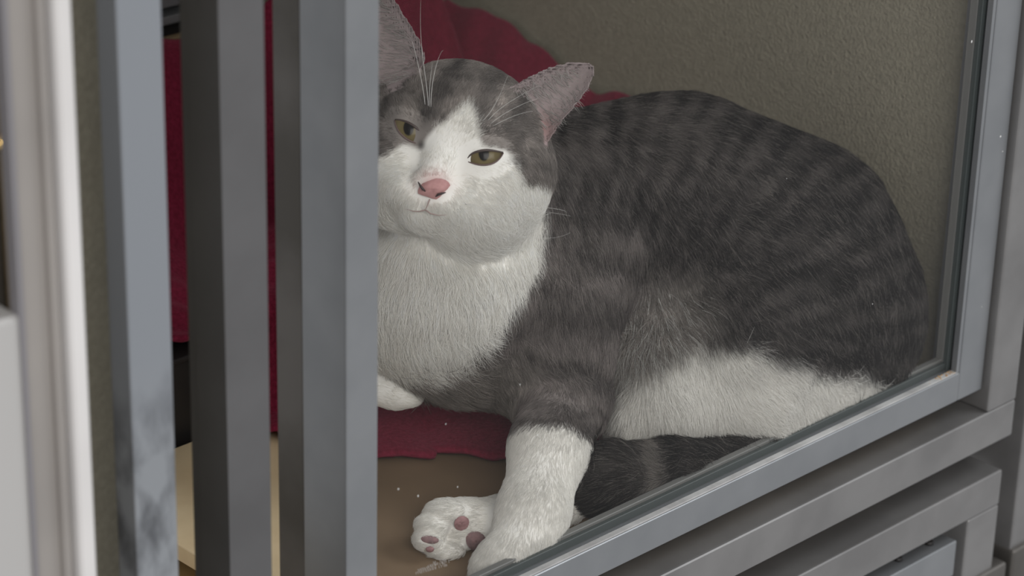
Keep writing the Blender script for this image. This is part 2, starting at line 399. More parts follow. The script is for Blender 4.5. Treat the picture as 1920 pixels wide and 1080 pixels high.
def ell(c, r, k, part, A=np.eye(3), sub=False):
    c = np.asarray(c); r = np.asarray(r, float); rm = r.max()
    s = region(c - rm, c + rm, k + .008)
    X, Y, Zz = grid(s); X = X - c[0]; Y = Y - c[1]; Zz = Zz - c[2]
    q = [(A[i][0] * X + A[i][1] * Y + A[i][2] * Zz) for i in range(3)]
    k0 = np.sqrt(sum((q[i] / r[i]) ** 2 for i in range(3))); k1 = np.sqrt(sum((q[i] / r[i] ** 2) ** 2 for i in range(3))) + 1e-9
    merge(s, k0 * (k0 - 1) / k1, k, part, sub)
def chain(pts, k, part):                      # (px, py, depth, radius in flank-chart units)
    for p, q in zip(pts[:-1], pts[1:]):
        cone(loc(*p[:3]), loc(*q[:3]), p[3] * p[2] / FPX, q[3] * q[2] / FPX, k, part)
TORSO, CHEST, HEAD, ARM, PAWF, THIGH, FOOT, TAIL, EAR, FARPAW = range(10)

# trunk
chain([(1060, 395, 1.610, 190), (1270, 410, 1.650, 212), (1450, 500, 1.668, 228), (1540, 590, 1.680, 190)], .03, TORSO)
chain([(1140, 610, 1.630, 150), (1400, 640, 1.645, 170)], .03, TORSO)
# neck, chest, shoulder
chain([(890, 330, 1.530, 140), (1010, 470, 1.580, 170)], .025, CHEST)
ell(loc(865, 555, 1.535), (.047, .047, .046), .022, CHEST)
ell(loc(760, 555, 1.550), (.050, .042, .046), .022, CHEST)
chain([(880, 390, 1.515, 110), (868, 540, 1.530, 140)], .02, CHEST)
ell(loc(880, 655, 1.560), (.044, .030, .044), .018, CHEST)
chain([(1040, 480, 1.575, 150), (1020, 600, 1.545, 120), (1050, 730, 1.535, 88)], .016, ARM)
chain([(940, 690, 1.560, 60), (1060, 745, 1.545, 72)], .014, ARM)
# near foreleg: sock and paw
chain([(1050, 770, 1.525, 74), (1030, 840, 1.500, 70), (1000, 960, 1.470, 62), (975, 1040, 1.455, 60)], .010, PAWF)
ell(loc(950, 1075, 1.452), (.0205, .021, .019), .008, PAWF)
for dx, dy in ((-34, 14), (-6, 26), (24, 22)): ell(loc(950 + dx, 1088 + dy, 1.445), (.0075, .013, .009), .004, PAWF)
# far fore paw
chain([(690, 640, 1.565, 50), (672, 712, 1.560, 38), (740, 732, 1.552, 37)], .008, FARPAW)
for dx, dy in ((10, -10), (14, 8)): ell(loc(750 + dx, 733 + dy, 1.549), (.0095, .0075, .008), .003, FARPAW)
# hind leg
chain([(1240, 690, 1.585, 92), (1400, 650, 1.615, 150), (1540, 610, 1.655, 150)], .018, THIGH)
chain([(1185, 800, 1.565, 42), (1235, 770, 1.575, 66), (1420, 765, 1.600, 84), (1590, 720, 1.645, 80)], .016, THIGH)
chain([(1200, 560, 1.600, 60), (1220, 680, 1.585, 80)], .018, THIGH)
# hind foot, sole turned to the glass
chain([(1180, 880, 1.560, 50), (1030, 960, 1.520, 54), (905, 990, 1.492, 54)], .010, FOOT)
ell(loc(868, 984, 1.486), (.0165, .0150, .0130), .006, FOOT)
for x, y, rx, ry, tz in ((838, 960, 12.5, 7.5, 1.478), (812, 984, 10.0, 8.0, 1.476), (805, 1010, 8.8, 7.6, 1.474), (838, 1035, 11.0, 6.5, 1.478)):
    ell(loc(x, y, tz), (rx * .001, ry * .001, .010), .0018, FOOT)
# tail curled round in front
chain([(1600, 800, 1.635, 58), (1480, 868, 1.600, 60), (1380, 884, 1.578, 58), (1260, 890, 1.548, 58), (1150, 896, 1.520, 58), (1126, 900, 1.515, 54)], .006, TAIL)

# head frame
HM = loc(836, 268, 1.462)
hx = np.array([.946, -.325, 0]); hy = np.array([.325, .946, 0]); hz = np.array([0, 0, 1.0])
yaw = math.radians(-6); hx2 = hx * math.cos(yaw) - hz * math.sin(yaw); hz2 = hz * math.cos(yaw) + hx * math.sin(yaw)
pt = math.radians(4); hy2 = hy * math.cos(pt) - hz2 * math.sin(pt); hz3 = hz2 * math.cos(pt) + hy * math.sin(pt)
HA = np.stack([hx2, hy2, hz3])                # rows: head axes
HS = 1.462 / FPX
def hl(x, y, z): return HM + (hx2 * x + hy2 * y + hz3 * z) * HS
def hell(c, r, k, sub=False): ell(hl(*c), np.array(r) * HS, k, HEAD, HA, sub)
hell((4, 38, -128), (160, 142, 150), .012)
hell((92, -52, -105), (100, 106, 118), .012)
hell((-108, -52, -105), (104, 108, 118), .012)
hell((62, -100, -70), (88, 72, 95), .012)
hell((-62, -100, -70), (88, 72, 95), .012)
hell((0, 45, -50), (95, 75, 75), .014)
hell((106, 2, -112), (92, 92, 95), .012)
hell((-118, 2, -112), (92, 92, 95), .012)
cone(hl(0, 12, -18), hl(4, -70, 38), 40 * HS, 27 * HS, .008, HEAD)
hell((36, -112, 8), (50, 36, 52), .007)
hell((-34, -112, 8), (50, 36, 52), .007)
hell((4, -142, -8), (40, 26, 42), .007)
hell((4, -86, 52), (29, 19, 22), .005)
EYES = [dict(c=(-76, 2, -44), r=70, tilt=-40.0, w=37, hu=12, hl=14, sk=.10, px=(766, 243), pup=(-3, 7)),
        dict(c=(76, -1, -42), r=70, tilt=10.7, w=35, hu=11.5, hl=15, sk=-.28, px=(907, 292), pup=(-2, 6))]
def unproj_eye(e):                            # put the eyeball centre behind its place on the face
    x, y = e['px']; p = loc(x, y, 1.462) - HM
    a = (p @ hx2) / HS; b_ = (p @ hy2) / HS
    return (a, b_, e['c'][2])
for e in EYES:
    e['c'] = unproj_eye(e)
    hell(e['c'], (e['r'] - 2.0,) * 3, .006)
    s_ = 1 if e['c'][0] > 0 else -1
    cone(hl(e['c'][0] - s_ * 34, e['c'][1] + 32, 10), hl(e['c'][0] + s_ * 36, e['c'][1] + 42, -6), 13 * HS, 13 * HS, .008, HEAD)

def inside(poly, x, y):
    poly = np.asarray(poly, float); r = np.zeros(len(x), bool); j = len(poly) - 1
    for i in range(len(poly)):
        xi, yi = poly[i]; xj, yj = poly[j]
        c = ((yi > y) != (yj > y)) & (x < (xj - xi) * (y - yi) / (yj - yi + 1e-12) + xi); r ^= c; j = i
    return r
def poly_dist(poly, x, y):                    # signed distance, positive inside
    poly = np.asarray(poly, float); d = np.full(len(x), 1e9)
    for i in range(len(poly)):
        a, b_ = poly[i - 1], poly[i]; ab = b_ - a
        t = np.clip(((x - a[0]) * ab[0] + (y - a[1]) * ab[1]) / (ab @ ab + 1e-9), 0, 1)
        d = np.minimum(d, np.hypot(x - a[0] - t * ab[0], y - a[1] - t * ab[1]))
    return np.where(inside(poly, x, y), d, -d)
# ears: curved plates grown out of the skull
def ear(outline, rim_dep, slope, cup, part):
    poly = np.array([loc(x, y, rim_dep)[:2] for x, y in outline]); zr = loc(*outline[0], rim_dep)[2]
    c0 = np.array([*poly.min(0), zr - cup]); c1 = np.array([*poly.max(0), zr]); s = region(c0, c1, .012)
    x, y = np.meshgrid(ax[0][s[0]], ax[1][s[1]], indexing='ij')
    pd = poly_dist(poly, x.ravel(), y.ravel()).reshape(x.shape)
    c = poly.mean(0)
    z0 = zr + slope[0] * (x - c[0]) + slope[1] * (y - c[1]) - cup * (1 - np.exp(-np.clip(pd, 0, 1) / .0065))
    zz = ax[2][s[2]][None, None, :]
    d = np.maximum((np.abs(zz - z0[:, :, None]) - .0013) * .6, -pd[:, :, None])
    merge(s, d.astype(np.float32), .0035, part)
    return dict(c=np.array([c[0], c[1], zr - cup]), poly=np.array(outline, float))
EARS = [ear([(945, 172), (985, 147), (1030, 125), (1070, 114), (1098, 113), (1114, 121), (1116, 136), (1106, 162), (1085, 192), (1062, 218), (1045, 242), (1026, 270), (1000, 285), (955, 240)], 1.479, (-.25, 0), .013, EAR),
        ear([(800, 112), (788, 75), (768, 42), (745, 6), (722, -30), (702, -56), (688, -44), (674, 20), (660, 90), (660, 160), (715, 182), (780, 150)], 1.480, (.2, 0), .013, EAR)]

# rest on the board, press against the pane
W0 = lambda p0: None
Xg, Yg, Zg = ax[0][:, None, None], ax[1][None, :, None], ax[2][None, None, :]
on = BX @ N; off = (O - G0) @ N
wv = (Xg * on[0] + Yg * on[1] + Zg * on[2] + off).astype(np.float32)
np.maximum(field, wv - .0005, out=field)
oz = BX @ Z; offz = (O - G0) @ Z
np.maximum(field, (FLOOR + .001 - (Xg * oz[0] + Yg * oz[1] + Zg * oz[2] + offz)).astype(np.float32), out=field)
od = BX @ D; offd = (O - G0) @ D
np.maximum(field, (Xg * od[0] + Yg * od[1] + Zg * od[2] + offd - .357).astype(np.float32), out=field)
for i in range(3):                            # close the volume at its border
    sl = [slice(None)] * 3
    for e_ in (0, -1): sl[i] = e_; field[tuple(sl)] = np.maximum(field[tuple(sl)], .002)

def surface_nets(f):
    ins = f < 0
    cnt = np.zeros(np.array(f.shape) - 1, np.uint8)
    for i in (0, 1):
        for j in (0, 1):
            for k in (0, 1):
                cnt += ins[i:f.shape[0] - 1 + i, j:f.shape[1] - 1 + j, k:f.shape[2] - 1 + k]
    act = (cnt > 0) & (cnt < 8)
    idx = np.argwhere(act); vid = np.full(cnt.shape, -1, np.int32); vid[act] = np.arange(len(idx))
    acc = np.zeros((len(idx), 3)); num = np.zeros(len(idx))
    corners = [(i, j, k) for i in (0, 1) for j in (0, 1) for k in (0, 1)]
    val = {c: f[idx[:, 0] + c[0], idx[:, 1] + c[1], idx[:, 2] + c[2]].astype(float) for c in corners}
    for c in corners:
        for a in range(3):
            if c[a] == 0:
                e_ = list(c); e_[a] = 1; e_ = tuple(e_)
                v0, v1 = val[c], val[e_]; mk = (v0 < 0) != (v1 < 0)
                t = v0[mk] / (v0[mk] - v1[mk]); p = np.tile(np.array(c, float), (mk.sum(), 1)); p[:, a] = t
                acc[mk] += p; num[mk] += 1
    V = lo + H * (idx + acc / num[:, None])
    quads = []
    for a in range(3):
        b_, c_ = (a + 1) % 3, (a + 2) % 3
        s0 = [slice(1, -1)] * 3; s0[a] = slice(0, -1); s1 = list(s0); s1[a] = slice(1, None)
        A0, A1 = ins[tuple(s0)], ins[tuple(s1)]
        e_ = np.argwhere(A0 != A1); 
        flip = A0[A0 != A1]
        off_ = np.ones(3, int); off_[a] = 0
        e_ = e_ + off_
        def vv_(db, dc):
            q = e_.copy(); q[:, b_] -= db; q[:, c_] -= dc
            return vid[q[:, 0], q[:, 1], q[:, 2]]
        q = np.stack([vv_(1, 1), vv_(0, 1), vv_(0, 0), vv_(1, 0)], 1)
        q[~flip] = q[~flip][:, ::-1]
        quads.append(q)
    Q = np.concatenate(quads); Q = Q[(Q >= 0).all(1)]
    part = PART[np.clip(idx[:, 0] + 1, 0, dims[0] - 1), idx[:, 1], idx[:, 2]]
    best = None
    return V, Q, part
SV, SQ, SP = surface_nets(field)
# drop stray islands: keep the largest connected piece
par = np.arange(len(SV))
lab = np.arange(len(SV))
for _ in range(400):
    mn = lab[SQ].min(1); new = lab.copy()
    for c in range(4): np.minimum.at(new, SQ[:, c], mn)
    new = new[new]
    if (new == lab).all(): break
    lab = new
big = np.bincount(lab).argmax(); keep = lab == big
remap = np.cumsum(keep) - 1; SQ = remap[SQ[keep[SQ].all(1)]]; SV = SV[keep]; SP = SP[keep]
# relax the surface a little
nv = len(SV)
e_all = np.concatenate([SQ[:, [0, 1]], SQ[:, [1, 2]], SQ[:, [2, 3]], SQ[:, [3, 0]]])
deg = np.bincount(e_all[:, 0], minlength=nv) + np.bincount(e_all[:, 1], minlength=nv)
for it in range(2):
    s_ = np.zeros((nv, 3))
    for i in range(3):
        s_[:, i] = np.bincount(e_all[:, 0], SV[e_all[:, 1], i], nv) + np.bincount(e_all[:, 1], SV[e_all[:, 0], i], nv)
    SV = SV * .5 + .5 * s_ / deg[:, None]
def face_geo(V, Q):
    a = V[Q[:, 2]] - V[Q[:, 0]]; b_ = V[Q[:, 3]] - V[Q[:, 1]]
    n_ = np.cross(a, b_) / 2; ar = np.linalg.norm(n_, axis=1)
    return n_, ar
FN, FA = face_geo(SV, SQ)
VN = np.zeros((nv, 3))
for c in range(4):
    for i in range(3): VN[:, i] += np.bincount(SQ[:, c], FN[:, i], nv)
VN /= np.linalg.norm(VN, axis=1)[:, None] + 1e-12
if (VN * (SV - SV.mean(0))).sum(1).mean() < 0: VN = -VN; SQ = SQ[:, ::-1]

# ------------------------------------------------------------------ coat
def soft(d, wdt): return np.clip(.5 + d / (2 * wdt), 0, 1)
NW = rng.normal(size=(3, 24, 2)); NP = rng.uniform(0, 6.28, (3, 24))
def wob(x, y, sc, ch=0):
    return sum(np.sin((x * NW[ch, k, 0] + y * NW[ch, k, 1]) / sc + NP[ch, k]) for k in range(24)) / 4.9
WHITE = np.array([.84, .825, .79]); GREY = np.array([.130, .115, .110]); DARK = np.array([.018, .016, .0165]); MID = np.array([.27, .245, .225])
PINK = np.array([.50, .25, .24]); EARPINK = np.array([.30, .25, .25])
P_FACE = [(871, 200), (884, 212), (895, 226), (901, 250), (908, 271), (944, 284), (956, 297), (968, 314), (986, 338), (1045, 340), (1045, 620), (560, 620), (560, 292), (713, 288), (758, 270), (782, 278), (798, 254), (820, 237), (847, 219)]
P_BIB = [(1010, 300), (1024, 430), (1007, 500), (975, 545), (945, 595), (905, 640), (870, 668), (800, 692), (540, 700), (540, 280)]
P_THIGH = [(1148, 860), (1152, 770), (1185, 690), (1240, 668), (1300, 640), (1390, 642), (1450, 668), (1540, 696), (1620, 694), (1652, 722), (1660, 900), (1300, 900)]
def coat(p, part, jit=0.0):
    x, y = flank(p)
    if jit: x = x + rng.normal(size=len(x)) * jit; y = y + rng.normal(size=len(y)) * jit
    xw, yw = x + 5 * wob(x, y, 14, 0), y + 5 * wob(x, y, 14, 1)
    ang = np.arctan2(740 - yw, xw - 1075); rad = np.hypot(740 - yw, xw - 1075)
    st = np.sin(ang * 6.283 / (.092) + 1.1 * wob(x, y, 46, 2)) * .6 + .55 * wob(x, y, 22, 1) * .6
    st = st * .95 + .30 * wob(x, y, 6.5, 0); f = np.clip(.56 + .72 * st - .42 * soft(xw - 1380, 300), 0, 1)[:, None]
    body = DARK + (GREY - DARK) * f
    # the shoulder is plainer, the saddle darker, partly shade painted into the coat
    sh = (soft(1000 + 110 - xw, 90) * soft(y - 380, 160))[:, None]; body = body * (1 - .6 * sh) + GREY * 1.95 * .6 * sh
    bandy = np.sin((yw - .25 * (xw - 1000)) / 17 + 1.0 * wob(x, y, 40, 1))
    arm = GREY * 1.8 + (DARK * 1.5 - GREY * 1.8) * np.clip(.35 + .8 * bandy, 0, 1)[:, None] * .75
    c = body.copy()
    isarm = np.isin(part, (ARM, PAWF)); c[isarm] = arm[isarm] * .55 + body[isarm] * .45
    # chest
    wb = soft(poly_dist(P_BIB, xw, yw), 9)[:, None]
    chest = np.isin(part, (CHEST, TORSO, ARM, HEAD))
    under = (soft(y - 655, 30) * soft(985 - x, 45) * (part != FOOT))[:, None]
    c = np.where(chest[:, None], c + (MID - c) * under, c)
    c = np.where(chest[:, None], c + (WHITE - c) * wb, c)
    # flank and thigh
    fl = (soft(poly_dist([(1140, 850), (1138, 640), (1180, 545), (1290, 520), (1330, 600), (1330, 850)], xw, yw), 40) * np.isin(part, (THIGH, TORSO)) * .75)[:, None]
    c = c + (MID * 1.1 - c) * fl
    wt = (soft(poly_dist(P_THIGH, xw, yw), 14) * np.isin(part, (THIGH, TORSO)))[:, None]
    c = c + (WHITE * .93 - c) * wt
    # head
    hd = part == HEAD
    hb = np.clip(.5 + .6 * np.sin((x - 880 + .32 * (y - 200)) / 13 + .8 * wob(x, y, 30, 0)) * soft(235 - y, 60), 0, 1)[:, None]
    HG = np.array([.30, .270, .252]); face = HG + (DARK * 2.0 - HG) * (hb * .70 - .12 + .12 * wob(x, y, 10, 1)[:, None])
    lite = (np.exp(-((x - 960) ** 2 + (y - 300) ** 2) / 45 ** 2) * .25 + np.exp(-((x - 745) ** 2 + (y - 205) ** 2) / 40 ** 2) * .25)[:, None]
    face = face + (MID - face) * lite
    tear = np.exp(-((x - 797) / 8) ** 2 - ((y - 205) / 30) ** 2)[:, None]; face = face * (1 - .55 * tear)
    wfc = soft(poly_dist(P_FACE, xw, yw), 5)[:, None]; face = face + (WHITE - face) * wfc
    pk = (np.exp(-((x - 815) / 26) ** 2 - ((y - 343) / 20) ** 2) * .75)[:, None]; face = face + (PINK - face) * pk
    dk = np.exp(-((x - 790) / 7) ** 2 - ((y - 272) / 9) ** 2)[:, None] * .8; face = face + (DARK - face) * dk
    ew = np.exp(-((x - 968) / 16) ** 2 - ((y - 300) / 9) ** 2)[:, None] * .5; face = face + (DARK * 1.3 - face) * ew
    c = np.where(hd[:, None], face, c)
    # legs
    sock = soft(yw - np.interp(x, [950, 975, 1020, 1070, 1110, 1130], [812, 800, 793, 801, 824, 850]), 6)[:, None]
    pw = part == PAWF; c = np.where(pw[:, None], c + (WHITE * .92 - c) * sock, c)
    ar2 = (part == ARM) & (yw > 802) & (x > 940); c[ar2] = WHITE
    c[(part == FOOT)] = WHITE * .94; c[part == FARPAW] = WHITE * .96
    tl = part == TAIL
    ring = np.clip(.25 + np.exp(-((x - 1238) / 17) ** 2) * .9 + .12 * wob(x, y, 20, 0), 0, 1)[:, None]
    c = np.where(tl[:, None], DARK * .9 + (MID - DARK) * (ring - .22) * .75, c)
    er = part == EAR; base_ = np.exp(-((x - 1015) / 26) ** 2 - ((y - 240) / 28) ** 2)[:, None]; c = np.where(er[:, None], EARPINK + (np.array([.33, .21, .205]) - EARPINK) * base_, c)
    return np.clip(c, .01, 1)
VC = coat(SV, SP)
me = bpy.data.meshes.new('body'); 
VW = SV @ BX + O
me.from_pydata([], [], [])
me.vertices.add(nv); me.vertices.foreach_set('co', VW.astype(np.float32).ravel())
me.loops.add(len(SQ) * 4); me.loops.foreach_set('vertex_index', SQ.astype(np.int32).ravel())
me.polygons.add(len(SQ)); me.polygons.foreach_set('loop_start', (np.arange(len(SQ)) * 4).astype(np.int32))
me.polygons.foreach_set('use_smooth', np.ones(len(SQ), bool))
me.update(calc_edges=True); me.validate()
ca = me.attributes.new('coat', 'FLOAT_COLOR', 'POINT')
ca.data.foreach_set('color', np.concatenate([VC, np.ones((nv, 1))], 1).astype(np.float32).ravel())
sk = bpy.data.materials.new('cat_skin'); sk.use_nodes = True
n, l, b = nodes(sk); a_ = n.new('ShaderNodeAttribute'); a_.attribute_name = 'coat'
l.new(a_.outputs['Color'], b.inputs['Base Color']); b.inputs['Roughness'].default_value = .9; b.inputs['Specular IOR Level'].default_value = .1
me.materials.append(sk)
cat = bpy.data.objects.new('cat', None); cat.empty_display_size = .03
link(cat); tag(cat, 'grey tabby and white cat lying behind the glass door', 'cat')
body = bpy.data.objects.new('body', me); link(body, cat)

# ------------------------------------------------------------------ fur
# guides: chart position, combing direction on the chart, hair length mm, lift
GD = [  # head
 (813, 335, .15, -1, 2.2, .25), (835, 270, .25, -1, 3, .25), (870, 190, .3, -1, 5, .3), (900, 110, .5, -1, 6, .3), (960, 150, 1, -.5, 6, .3),
 (760, 190, -.5, -1, 5, .3), (730, 280, -1, .3, 5, .3), (920, 240, .8, -.7, 4, .3), (960, 290, 1, .2, 5, .3), (900, 340, .9, .5, 4, .25), (840, 385, .4, .8, 4, .3),
 (960, 380, .7, .8, 7, .25), (1005, 330, .5, .9, 6, .25), (760, 350, -.7, .8, 5, .3), (820, 420, .1, 1, 6, .35), (900, 440, .4, .9, 10, .35), (990, 430, .5, .9, 11, .35),
 # chest
 (740, 470, -.2, 1, 15, .35), (800, 520, .0, 1, 17, .35), (880, 520, .25, 1, 17, .35), (960, 520, .4, 1, 15, .3), (800, 620, -.1, 1, 19, .35), (900, 640, .3, 1, 16, .35), (850, 700, .3, 1, 17, .4), (940, 740, .5, .9, 13, .4),
 # shoulder and arm
 (1040, 480, .25, 1, 12, .25), (1000, 600, .0, 1, 11, .25), (1080, 620, .1, 1, 11, .25), (1000, 690, .6, .7, 10, .25), (1060, 760, .3, 1, 9, .25), (1120, 740, -.1, 1, 9, .25),
 # back and flank
 (1060, 300, .2, 1, 12, .25), (1120, 200, .8, .3, 12, .3), (1150, 400, .3, 1, 12, .25), (1250, 200, 1, .1, 12, .3), (1260, 330, .8, .6, 13, .25), (1250, 480, .5, .9, 13, .25), (1400, 250, 1, .3, 13, .3), (1420, 380, .9, .5, 13, .25),
 (1400, 500, .8, .6, 13, .25), (1560, 330, .9, .6, 13, .3), (1560, 470, .85, .6, 13, .25), (1680, 450, .6, .9, 13, .3), (1620, 600, .7, .8, 13, .25), (1720, 600, .3, 1, 13, .3),
 # thigh
 (1200, 560, -.1, 1, 20, .35), (1170, 660, -.2, 1, 22, .4), (1220, 720, .0, 1, 20, .35), (1180, 800, -.2, 1, 14, .35), (1300, 600, .4, 1, 15, .3), (1320, 740, .3, 1, 14, .3), (1450, 620, .7, .8, 13, .25), (1450, 740, .8, .6, 11, .25), (1580, 690, .8, .6, 12, .25), (1280, 800, .3, .8, 12, .3), (1400, 800, .6, .5, 10, .3)]
GPOS = np.array([g_[:2] for g_ in GD], float); GDIR = np.array([(g_[2], -g_[3], 0) for g_ in GD], float); GDIR /= np.linalg.norm(GDIR, axis=1)[:, None]
GLEN = np.array([g_[4] for g_ in GD]); GLIFT = np.array([g_[5] for g_ in GD])
facing = FN / (FA[:, None] + 1e-12)
if (facing * VN[SQ[:, 0]]).sum(1).mean() < 0: facing = -facing
fp = SP[SQ[:, 0]]
DENS = {TORSO: 1.0, CHEST: 1.0, HEAD: 2.2, ARM: 1.2, PAWF: 1.5, THIGH: 1.1, FOOT: 1.4, TAIL: 1.5, EAR: .9, FARPAW: 1.3}
dens = np.array([DENS[i] for i in range(10)])[fp]
dens = dens * np.where(facing[:, 2] > -.45, 1.0, .08)
pr = FA * dens; pr /= pr.sum()
NH = 560000
fi = rng.choice(len(SQ), NH, p=pr)
uv = rng.uniform(size=(NH, 2)); a_, b_ = uv[:, :1], uv[:, 1:]
q0, q1, q2, q3 = (SQ[fi, c] for c in range(4))
mixv = lambda A_: A_[q0] * (1 - a_) * (1 - b_) + A_[q1] * a_ * (1 - b_) + A_[q2] * a_ * b_ + A_[q3] * (1 - a_) * b_
RP = mixv(SV); RN = mixv(VN); RN /= np.linalg.norm(RN, axis=1)[:, None] + 1e-12
RPT = SP[q0]
X_, Y_ = flank(RP)
# comb
DIR = np.zeros((NH, 3)); LEN = np.zeros(NH); LIFT = np.zeros(NH)
for s0 in range(0, NH, 40000):
    sl = slice(s0, min(NH, s0 + 40000))
    d2 = (X_[sl, None] - GPOS[None, :, 0]) ** 2 + (Y_[sl, None] - GPOS[None, :, 1]) ** 2
    wg = 1 / (d2 + 900) ** 1.6; wg /= wg.sum(1, keepdims=True)
    DIR[sl] = wg @ GDIR; LEN[sl] = wg @ GLEN; LIFT[sl] = wg @ GLIFT
def setp(mask, d, ln, lf):
    DIR[mask] = d; LEN[mask] = ln; LIFT[mask] = lf
setp(RPT == PAWF, (-.25, -1, 0), 5.5, .22); setp(RPT == FOOT, (-1, -.1, .1), 4.5, .3); setp(RPT == FARPAW, (1, -.25, 0), 4.0, .2)
mm = RPT == TAIL; setp(mm, (-1, -.1, 0), 13.0, .42)
mm = RPT == EAR
DIR[mm] = np.array([.6, .5, 0]); LEN[mm] = 2.0; LIFT[mm] = .3
Eidx = np.zeros(NH, int)
TUFT = np.zeros(NH, bool)
for k, er in enumerate(EARS):
    m1_ = mm & (np.hypot(RP[:, 0] - er['c'][0], RP[:, 1] - er['c'][1]) < .055)
    pd = poly_dist(er['poly'], X_, Y_)
    fx = (X_ - er['poly'][:, 0].min()) / np.ptp(er['poly'][:, 0])
    if k == 0: dr = np.array([.75, -.6, .2]); zone = (pd > 8) & (fx < .80) & (Y_ < 235)
    else: dr = np.array([-1, .12, .2]); zone = (pd > 12)
    tuft = m1_ & (RN[:, 2] > .2) & zone & (rng.uniform(size=NH) < .16)
    DIR[m1_] = dr; LEN[tuft] = 8.0; LIFT[tuft] = .45; TUFT |= tuft
# fur opens into little locks
lock = np.stack([wob(X_, Y_, 9, 0), wob(X_, Y_, 9, 1), wob(X_, Y_, 9, 2)], 1)
lock2 = np.stack([wob(X_, Y_, 26, 2), wob(X_, Y_, 26, 0), wob(X_, Y_, 26, 1)], 1)
amp = np.clip((LEN - 3) / 14, .05, 1)[:, None]
DIR = DIR / (np.linalg.norm(DIR, axis=1)[:, None] + 1e-9) + (lock * .30 + lock2 * .20) * amp + rng.normal(size=(NH, 3)) * .20
T = DIR - RN * (DIR * RN).sum(1)[:, None]; T /= np.linalg.norm(T, axis=1)[:, None] + 1e-9
LEN = LEN * .001 * rng.uniform(.65, 1.15, NH)
LIFT = np.clip(LIFT + rng.normal(size=NH) * .08, .06, .9)
# no hair on the eyes, nose leather and pads
ok = np.ones(NH, bool)
EPX = []
for e in EYES:
    c = hl(*e['c']); r_ = RP - c; th = math.radians(e['tilt'])
    ex = np.array([math.cos(th), math.sin(th), 0]); ey = np.array([-math.sin(th), math.cos(th), 0])
    aa = (r_ @ ex) / HS; bb = (r_ @ ey) / HS
    close = (RPT == HEAD) & (np.abs(aa) < e['w'] + 4) & (bb < e['hu'] * (1 - (aa / (e['w'] + 5)) ** 2) + 4) & (bb > -e['hl'] * (1 - (aa / (e['w'] + 5)) ** 2) - 4) & (RN[:, 2] > 0)
    ok &= ~close
    near = (RPT == HEAD) & (np.hypot(aa / 1.5, bb) < 36); LEN[near] *= .55
ok &= ~((RPT == HEAD) & (((X_ - 813) / 32) ** 2 + ((Y_ - 354) / 20) ** 2 < 1))
PADS = [(806, 1012, 17, 8, -8, 'pad_dark'), (866, 982, 15, 14, 40, 'pad'), (893, 1015, 22, 18, -50, 'pad_dark'), (806, 1030, 8, 6, 0, 'pad')]
for (x, y, rx, ry, tl_, mt) in PADS: ok &= ~((RPT == FOOT) & (((X_ - x) / (rx * .9)) ** 2 + ((Y_ - y) / (ry * .9)) ** 2 < 1))
ok &= ~((RPT == EAR) & ~TUFT & (RN[:, 2] > .1) & (rng.uniform(size=NH) < .8))
RPo, RNo, To, Lo, Li, RPTo = RP[ok], RN[ok], T[ok], LEN[ok], LIFT[ok], RPT[ok]
CC = coat(RPo, RPTo, 3.5); TU = TUFT[ok]
NHo = len(RPo)
bright = CC.mean(1)
CC = CC * (1 + rng.normal(size=(NHo, 1)) * np.where(bright > .4, .05, .16)[:, None])
XO, YO = X_[ok], Y_[ok]
clump = 1 + np.clip(wob(XO, YO, 4.2, 2) * .22 + wob(XO, YO, 8.0, 1) * .16, -.45, .6) * np.where(bright > .4, .12, 1.0); CC = CC * clump[:, None]
flk = (RPTo == THIGH) & (XO < 1330) & (YO > 520) & (rng.uniform(size=NHo) < .50 * soft(YO - 610, 95) * soft(1300 - XO, 70)) & (bright < .6); CC[flk] = WHITE * .62
tick = (rng.uniform(size=NHo) < .13) & (bright < .2); CC[tick] = CC[tick] * .5 + MID * .55
CC[TU] = np.array([.42, .40, .385]) * (1 + rng.normal(size=(TU.sum(), 1)) * .15)
CC = np.clip(CC, .012, .86)
NPT = 5
PTS = np.zeros((NHo, NPT, 3)); cur = RPo - RNo * .0004; PTS[:, 0] = cur
gdown = BX @ np.array([0, 0, -1.0])
for k in range(1, NPT):
    lf = Li * (1.35 - .55 * k)[..., None] if False else (Li * (1.5 - .42 * k))
    dv = To * np.cos(lf)[:, None] + RNo * np.sin(lf)[:, None] + gdown * .05 * k * (Lo > .008)[:, None]
    dv /= np.linalg.norm(dv, axis=1)[:, None]
    cur = cur + dv * (Lo / (NPT - 1))[:, None]; PTS[:, k] = cur
PW = PTS.reshape(-1, 3) @ BX + O
wq = (PW - G0) @ N; PW -= np.outer(np.maximum(wq - .0030, 0), N)
zq = PW[:, 2] - (G0[2] + FLOOR); PW[:, 2] += np.maximum(.0008 - zq, 0)
hc_ = bpy.data.hair_curves.new('fur'); hc_.add_curves([NPT] * NHo)
hc_.attributes['position'].data.foreach_set('vector', PW.astype(np.float32).ravel())
rad = np.tile(np.array([1.0, .95, .8, .55, .12]), (NHo, 1)) * np.where(bright > .4, .00013, .00012)[:, None] * np.where(RPTo == HEAD, .8, 1)[:, None]
ra = hc_.attributes.get('radius') or hc_.attributes.new('radius', 'FLOAT', 'POINT')
ra.data.foreach_set('value', rad.astype(np.float32).ravel())
fc = hc_.attributes.new('coat', 'FLOAT_COLOR', 'CURVE')
fc.data.foreach_set('color', np.concatenate([CC, np.ones((NHo, 1))], 1).astype(np.float32).ravel())
fm = bpy.data.materials.new('cat_fur'); fm.use_nodes = True
n, l = fm.node_tree.nodes, fm.node_tree.links; n.clear()
out = n.new('ShaderNodeOutputMaterial'); at_ = n.new('ShaderNodeAttribute'); at_.attribute_name = 'coat'
